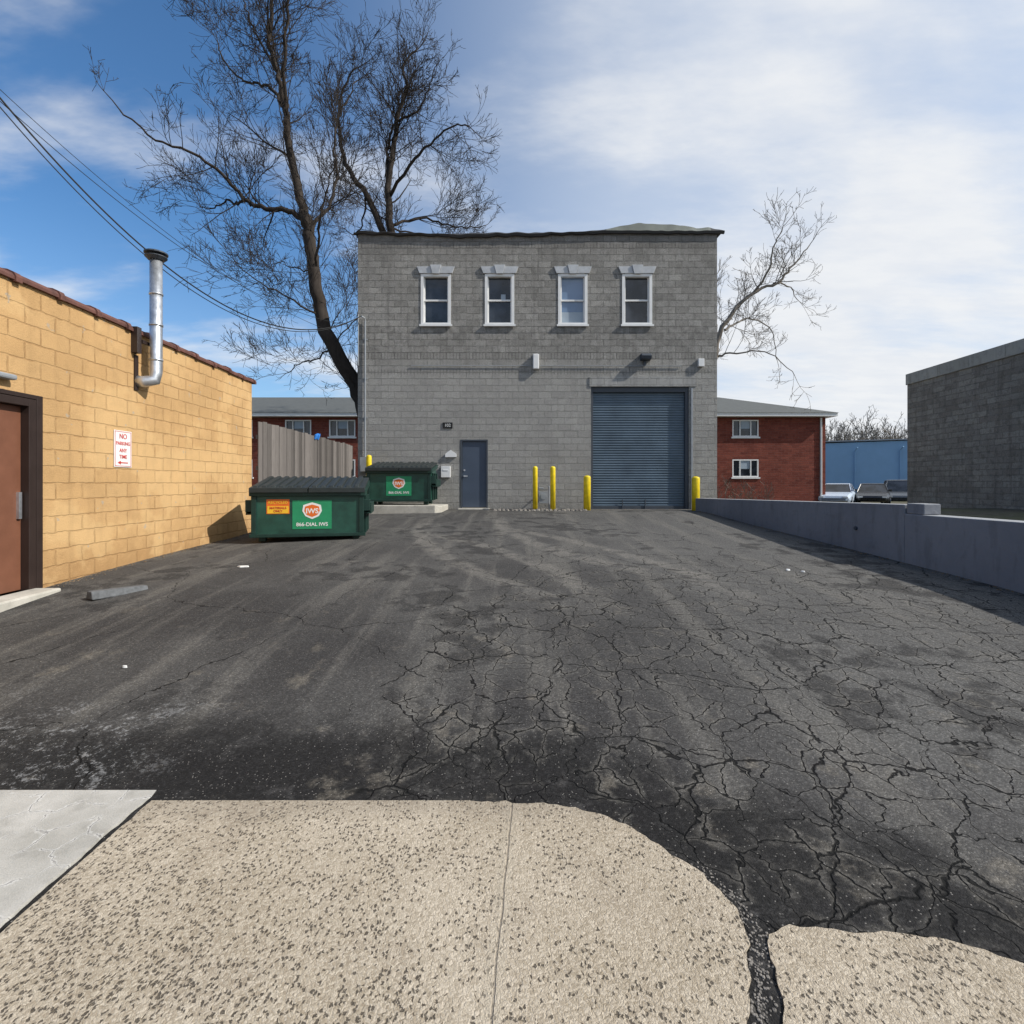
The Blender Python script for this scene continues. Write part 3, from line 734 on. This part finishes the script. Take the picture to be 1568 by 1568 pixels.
b=B(); ysv=np.arange(0,30,1.0); xsn=14; vs=[]
for y_ in ysv:
    for i in range(xsn): x_=rx(min(y_,15.2))+.29+30*i/(xsn-1); vs.append((x_,y_,float(vz(x_,y_))))
b.v=vs; b.f=[(j*xsn+i,j*xsn+i+1,(j+1)*xsn+i+1,(j+1)*xsn+i) for j in range(len(ysv)-1) for i in range(xsn-1)]; b.mi=[0]*len(b.f)
b.build('raised_verge',mDirt,smooth=True)

# ---------------------------------------------------------------- right weathered block building
rb=empty('weathered_block_building',(13,10,1))
S_=1.36; d=.076; X0=8.1*S_; Hh=1.6+2.48*S_; YF=11.9*S_
fx_=lambda y:X0+d*y
ring=[(fx_(2),2),(24,2),(24,YF),(fx_(YF),YF)]
b=B(); b.prism([(x,y,.4) for x,y in ring],[(x,y,Hh-.33) for x,y in ring]); b.build('walls',mRBlk,rb)
b=B(); ring=[(fx_(2)-.03,1.97),(24.03,1.97),(24.03,YF+.03),(fx_(YF)-.03,YF+.03)]
b.prism([(x,y,Hh-.329) for x,y in ring],[(x,y,Hh) for x,y in ring]); b.build('parapet',block('parapet_block',(.37,.35,.31),(.44,.42,.38),(.19,.175,.155),bw=1.2,rh=.33,z0=Hh-.33,dirt=.3),rb)

# ---------------------------------------------------------------- brick apartments
def apartment(x0,x1,wx,ridge):
    e=empty('brick_apartment_building',((x0+x1)/2,32,.3)); b=B()
    ops=[]
    for a in wx:
        for z0,z1 in ((4.45,5.48),(1.98,3.06)): ops.append((a,a+1.6,z0,z1))
    facade(b,x0,x1,-.1,5.65,32,ops,.12)
    b.quad((x0,43,0),(x0,32,0),(x0,32,5.65),(x0,43,5.65)); b.quad((x1,32,0),(x1,43,0),(x1,43,5.65),(x1,32,5.65))
    b.build('walls',mBrick,e)
    b=B(); bg_=B()
    for a,c,z0,z1 in ops:
        for p in ((a,a+.07,z0,z1),(c-.07,c,z0,z1),(a+.07,c-.07,z1-.07,z1),(a+.07,c-.07,z0,z0+.07),(a+.44,a+.5,z0+.07,z1-.07),(c-.5,c-.44,z0+.07,z1-.07)): b.box(p[0],p[1],32.0,32.1,p[2],p[3])
        b.box(a-.08,c+.08,31.93,31.998,z0-.1,z0-.01)
        bg_.cur=0; bg_.quad((a,32.09,z0),(c,32.09,z0),(c,32.09,z1),(a,32.09,z1))
        bg_.cur=1; bg_.box(a+.55,c-.52,32.05,32.08,z0+.5,z1-.07)
    b.build('window_frames',mWhite,e); bg_.build('window_glass',[mGlass,mShade],e)
    b=B(); b.box(x0-.5,x1+.45,31.5,43.5,5.652,5.85); b.build('eaves',mWhite,e)
    b=B(); z0,z1=5.855,7.75; a,c,f,k=x0-.55,x1+.5,31.45,43.55; ra,rc=x0+5,ridge
    P0,P1,P2,P3=(a,f,z0),(c,f,z0),(c,k,z0),(a,k,z0); Ra,Rc=(ra,37.4,z1),(rc,37.4,z1)
    b.quad(P0,P1,Rc,Ra); b.quad(P1,P2,Rc); b.quad(P2,P3,Ra,Rc); b.quad(P3,P0,Ra); b.quad(P3,P2,P1,P0)
    b.build('roof',mShing,e)
    b=B(); b.tube([(x1-.3,31.95,.2),(x1-.3,31.95,5.6)],.06,6)
    b.tube([(x1-6,36,7.2),(x1-6,36,7.9)],.08,8); b.build('downpipe_and_vent',mWhite,e)
apartment(3.0,19.2,[5.0,9.3,13.5],14.8)
apartment(-30,-4.5,[-27,-22,-17.5,-13.9,-11.2,-7.6],-9)

bb=empty('blue_building',(34,52,0)); b=B()
ring=[(29.5,50),(42,44),(46,52),(33,58)]
b.prism([(x,y,0) for x,y in ring],[(x,y,5.4 if i in(0,3) else 5.5) for i,(x,y) in enumerate(ring)]); b.build('walls',mBlue,bb)
b=B(); ring2=[(29.4,49.85),(42.05,43.8),(46.2,52.1),(32.9,58.2)]
b.prism([(x,y,5.51) for x,y in ring2],[(x,y,5.62) for x,y in ring2]); b.build('parapet_cap',mGrS,bb)
b=B()
for t in (.2,.45,.72):
    x=29.5+12.5*t; y=50-6*t; b.tube([(x-.05,y-.12,0),(x-.05,y-.12,4.6),(x-.05,y-.5,4.9)],.05,6)
b.build('downpipes',mBlue,bb)

# ---------------------------------------------------------------- cars
def carpaint(n,c): return plain(n,c,.28,spec=.6,var=.03,bumpk=0.0)
def car(loc,rot,mat,suv=False):
    e=empty('parked_car',loc); A=T(loc)@RZ(rot)
    h=1.68 if suv else 1.44; b=B()
    st=[(-2.25,.45,.62,.70),(-2.15,.35,.80,.84),(-1.5,.30,.92,.90),(-.2,.28,.95,.90),(.9,.28,.93,.90),(1.7,.30,.82,.88),(2.15,.36,.68,.80),(2.25,.45,.55,.66)]
    rings=[]
    for x,zl,zh,hw in st:
        rings.append([(x,-hw+.06,zl),(x,-hw,zl+.12),(x,-hw,zh-.14),(x,-hw+.1,zh),(x,hw-.1,zh),(x,hw,zh-.14),(x,hw,zl+.12),(x,hw-.06,zl)])
    for r0,r1 in zip(rings[:-1],rings[1:]):
        for k in range(8): b.quad(r0[k],r1[k],r1[(k+1)%8],r0[(k+1)%8])
    b.quad(*rings[0]); b.quad(*rings[-1][::-1]); 
    b.build('body',mat,e,A,bevel=.03)
    cb=B(); x=[-1.95 if suv else -1.5,-1.6 if suv else -.95,.35,1.05]
    lo=[(x[0],-.8,.9),(x[3],-.8,.9),(x[3],.8,.9),(x[0],.8,.9)]; hi=[(x[1],-.62,h-.04),(x[2],-.62,h-.04),(x[2],.62,h-.04),(x[1],.62,h-.04)]
    cb.prism(lo,hi); cb.build('windows',mGlass,e,A)
    rf=B(); rf.prism([(x[1]-.05,-.66,h-.05),(x[2]+.05,-.66,h-.05),(x[2]+.05,.66,h-.05),(x[1]-.05,.66,h-.05)],[(x[1]+.1,-.55,h),(x[2]-.1,-.55,h),(x[2]-.1,.55,h),(x[1]+.1,.55,h)])
    for s in (-1,1):
        for (xa,za,xb,zb) in ((x[0],.9,x[1],h-.04),(x[3],.9,x[2],h-.04),(-.2,.9,-.25,h-.04)):
            rf.tube([(xa,s*.81,za),(xb,s*.635,zb)],.035,5)
        rf.box(.75,.95,s*.9-.08 if s>0 else -.98,s*.98 if s>0 else -.82,.95,1.08)
    rf.build('roof_and_pillars',mat,e,A,bevel=.01)
    wb=B()
    for xx in (-1.4,1.4):
        for s in (-1,1): wb.cur=0; wb.tube([(xx,s*.68,.33),(xx,s*.90,.33)],.33,20); wb.cur=1; wb.tube([(xx,s*.90,.33),(xx,s*.915,.33)],.2,14)
    wb.build('wheels',[mDark,mGalv],e,A)
    lb_=B()
    for s in (-1,1): lb_.cur=0; lb_.box(2.12,2.24,s*.62-.13,s*.62+.13,.55,.66); lb_.cur=1; lb_.box(-2.26,-2.16,s*.62-.13,s*.62+.13,.6,.74)
    lb_.build('lights',[mW,mRed],e,A)
car((20.7,33.2,.15),-128,carpaint('silver_car_paint',(.45,.52,.62)))
car((23.2,33.6,.15),-125,carpaint('black_car_paint',(.015,.015,.017)))
car((25.4,34.3,.15),-122,carpaint('grey_car_paint',(.06,.07,.085)),True)
car((22.2,38,.12),-125,carpaint('white_car_paint',(.6,.62,.65)))

# ---------------------------------------------------------------- trees
def rv(): 
    return Vector((R.gauss(0,1),R.gauss(0,1),R.gauss(0,1))).normalized()
cnt=[0]
def grow(b,p,d,L,r,lvl,dn,rmin=.0065):
    cnt[0]+=1
    n=max(3,min(7,int(L/.3))); pts=[p.copy()]; dirs=[d.copy()]; q=p.copy(); dd=d.copy()
    for k in range(n):
        dd=(dd+rv()*.20+Vector((0,0,.06))).normalized(); q=q+dd*(L/n); pts.append(q.copy()); dirs.append(dd.copy())
    rr=[max(r*(1-.72*k/n),rmin) for k in range(n+1)]
    b.tube(pts,rr,5 if r>.04 else 3,False)
    if L<.32 or lvl<=0: return
    nc=max(2,int(L*dn*R.uniform(.8,1.2)))
    for c in range(nc):
        t=R.uniform(.15,1.0); k=min(n-1,int(t*n)); f=t*n-k
        pp=pts[k].lerp(pts[k+1],min(f,1)); ax=dirs[k].cross(rv()).normalized()
        nd=(Matrix.Rotation(math.radians(R.uniform(22,60)),3,ax)@dirs[k]+Vector((0,0,.13))).normalized()
        grow(b,pp,nd,L*R.uniform(.40,.70)*(1.1-.35*t),max(rr[k]*.55,.005),lvl-1,dn*1.2,rmin)
def tree(name,limbs,Y,mat,dn=2.3,tw=(1.3,2.6),lv=3,dg=3.0,rmin=.0065,rs=.8):
    s=800/Y; b=B()
    for li,(pl_,r0,r1,dens) in enumerate(limbs):
        r0*=rs; r1*=rs
        P_=[]
        for q in pl_:
            dy=q[2] if len(q)>2 else 0
            P_.append(Vector(((q[0]-784)/s,Y+dy,1.6+(740-q[1])/s)))
        pts=[]
        for k in range(len(P_)-1):
            a0=P_[max(k-1,0)];a1=P_[k];a2=P_[k+1];a3=P_[min(k+2,len(P_)-1)]
            for j in range(5):
                t=j/5; pts.append(.5*((2*a1)+(a2-a0)*t+(2*a0-5*a1+4*a2-a3)*t*t+(3*a1-a0-3*a2+a3)*t**3))
        pts.append(P_[-1])
        pts=[p+(rv()*.06 if 0<i<len(pts)-1 else Vector()) for i,p in enumerate(pts)]
        N_=len(pts)-1; rr=[r0+(r1-r0)*(k/N_)**.7 for k in range(N_+1)]
        b.tube(pts,rr,9)
        Ltot=sum((pts[i+1]-pts[i]).length for i in range(N_))
        nc=int(Ltot*dn*dens)
        for c in range(nc):
            t=R.uniform(.10,1.0); k=min(N_-1,int(t*N_)); d=(pts[k+1]-pts[k]).normalized()
            ax=d.cross(rv()).normalized(); nd=(Matrix.Rotation(math.radians(R.uniform(30,70)),3,ax)@d+Vector((0,0,.18))).normalized()
            big_=R.random()<.22
            grow(b,pts[k].lerp(pts[k+1],R.random()),nd,R.uniform(*tw)*(1.1-.4*t)*(1.35 if big_ else 1),min(rr[k]*.4,.045 if big_ else .028),lv,dg,rmin)
        if r1<.08: grow(b,pts[-1],(pts[-1]-pts[-2]).normalized(),1.4,r1,lv,dg,rmin)
    return b.build(name,mat,smooth=True)
tree('bare_tree',[
 ([(572,700),(562,640),(545,592),(513,535),(492,485),(482,420),(474,360),(466,325)],.42,.24,.22),
 ([(470,340),(440,324),(400,317),(378,308),(350,280,-.5),(322,262,-1),(280,252,-1.4),(240,222,-1.8)],.15,.03,1),
 ([(466,335),(455,280),(441,205),(436,160),(425,110),(412,60),(418,0),(425,-40)],.22,.06,.9),
 ([(436,165),(405,120,.5),(370,95,1),(335,75,1.3),(300,30,1.6),(285,-10,2)],.09,.025,1),
 ([(441,180),(446,110,-.6),(460,50,-1),(480,-20,-1.4)],.10,.04,.9),
 ([(474,350),(492,300,.8),(498,240,1.2),(490,170,1.5),(500,110,1.8),(520,60,2)],.10,.03,1),
 ([(425,110),(398,60,.5),(370,10,.8),(350,-40,1)],.08,.03,1),
 ([(378,308),(350,300,.5),(320,285,1),(290,290,1.4),(262,275,1.8)],.07,.02,1),
 ([(482,415),(505,370,-1),(520,330,-1.5),(545,290,-2)],.07,.02,.8),
 ([(484,430),(455,400,1),(425,385,1.5),(395,365,2)],.06,.018,1.2),
 ([(494,490),(460,470,-.6),(430,455,-1),(395,430,-1.3)],.055,.018,1.3),
 ([(510,530),(475,545,.5),(440,548,1),(415,560,1.3)],.05,.015,1.3),
 ([(520,548),(500,500,1.5),(530,450,2),(535,410,2.3)],.05,.015,1.2),
],19,mBark,dn=2.5,dg=3.2)
tree('bare_tree',[
 ([(640,640),(612,440),(598,350),(594,290),(603,235),(607,185),(622,140),(618,100),(640,75)],.36,.04,.8),
 ([(618,470),(590,370),(562,300),(532,258),(522,215),(520,175),(528,130),(545,105)],.27,.04,.9),
 ([(594,285),(592,240),(600,200),(606,150,1),(600,110,1.5),(610,85,2)],.13,.03,.9),
 ([(597,300),(640,262,-1),(668,250,-1.5),(700,235,-2),(725,245,-2.4)],.12,.03,1),
 ([(600,345),(640,318,1),(680,322,1.5),(715,318,2),(740,310,2.3)],.10,.025,1.1),
 ([(608,185),(640,185,-.6),(660,160,-1),(672,135,-1.3)],.09,.025,.9),
 ([(560,300),(545,330,1),(520,330,2),(500,310,2.6)],.07,.02,.9),
 ([(600,350),(630,345,1),(660,350,1.5),(700,345,2)],.07,.02,1.1),
],26,mBark,dn=1.9,tw=(1.6,2.9),dg=2.9,rmin=.008)
tree('bare_tree',[
 ([(1075,760),(1085,640),(1098,525),(1122,478),(1150,450),(1190,432),(1215,405),(1240,375)],.24,.03,.8),
 ([(1095,530),(1108,490,1),(1100,440,1.4),(1118,400,1.8)],.10,.025,.8),
 ([(1150,452),(1168,420,-.6),(1172,385,-1),(1180,365,-1.4)],.09,.02,1),
 ([(1110,505),(1135,490,.5),(1165,480,.9),(1200,495,1.2),(1215,540,1.6)],.08,.02,1),
 ([(1100,545),(1125,545,-.8),(1160,550,-1.2),(1190,585,-1.6)],.07,.018,1),
 ([(1185,434),(1215,430,.6),(1240,450,1)],.07,.018,1),
],26,mBark2,dn=2.0,tw=(1.1,2.2),dg=2.8,rmin=.008)
b=B()
for k in range(12):
    Y_=75+R.uniform(-4,6); X_=Y_*(1268+k*13-784)/800
    P_=Vector((X_,Y_,0))
    b.tube([P_,P_+Vector((0,0,4.5))],[.3,.18],5)
    for j in range(8): grow(b,P_+Vector((0,0,R.uniform(3.5,5.5))),(Vector((R.gauss(0,.6),R.gauss(0,.3),1))).normalized(),R.uniform(3.5,5.5),.12,3,.9,.022)
b.build('distant_bare_trees',mBark2)
b=B()
for k in range(26):
    P_=Vector((R.uniform(8.6,11.5),23+R.uniform(-.6,.6),.3)); grow(b,P_,(Vector((R.gauss(0,.4),R.gauss(0,.3),1))).normalized(),R.uniform(.8,1.3),.015,2,2.5)
b.build('bare_shrub',mBark2)

# ---------------------------------------------------------------- utility pole and service wires
pole=B(); A_=Vector((-8.85,5.7,10.2)); pole.tube([(A_.x,A_.y,0),(A_.x,A_.y,11)],[.16,.12],12); pole.box(A_.x-1,A_.x+1,A_.y-.06,A_.y+.06,10.3,10.42)
pole.build('utility_pole',mWood)
def wire(t0,t1,a,c,sag,r,n=60):
    b=B(); pts=[]
    for k in range(n+1):
        t=t0+(t1-t0)*k/n; p=a+(c-a)*t
        pts.append((p.x,p.y,p.z-4*sag*t*(1-t)))
    b.tube(pts,r,6); b.build('overhead_wire',mDark)
E=Vector((F(556),FY-.2,FZ(487)))
wire(-.3,1,Vector((-7.84,8,7.50)),E,1.6,.014); wire(-.3,1,Vector((-7.84,8,7.36)),E,1.62,.009)
wire(-.3,1,Vector((-7.84,8,7.45)),Vector((F(549),FY-.05,FZ(500))),.75,.006); wire(-.3,1,Vector((-7.7,8,7.5)),Vector((F(549),FY-.05,FZ(520))),.62,.005)
print('branches',cnt[0],'verts',sum(len(o.data.vertices) for o in bpy.data.objects if o.type=='MESH'))
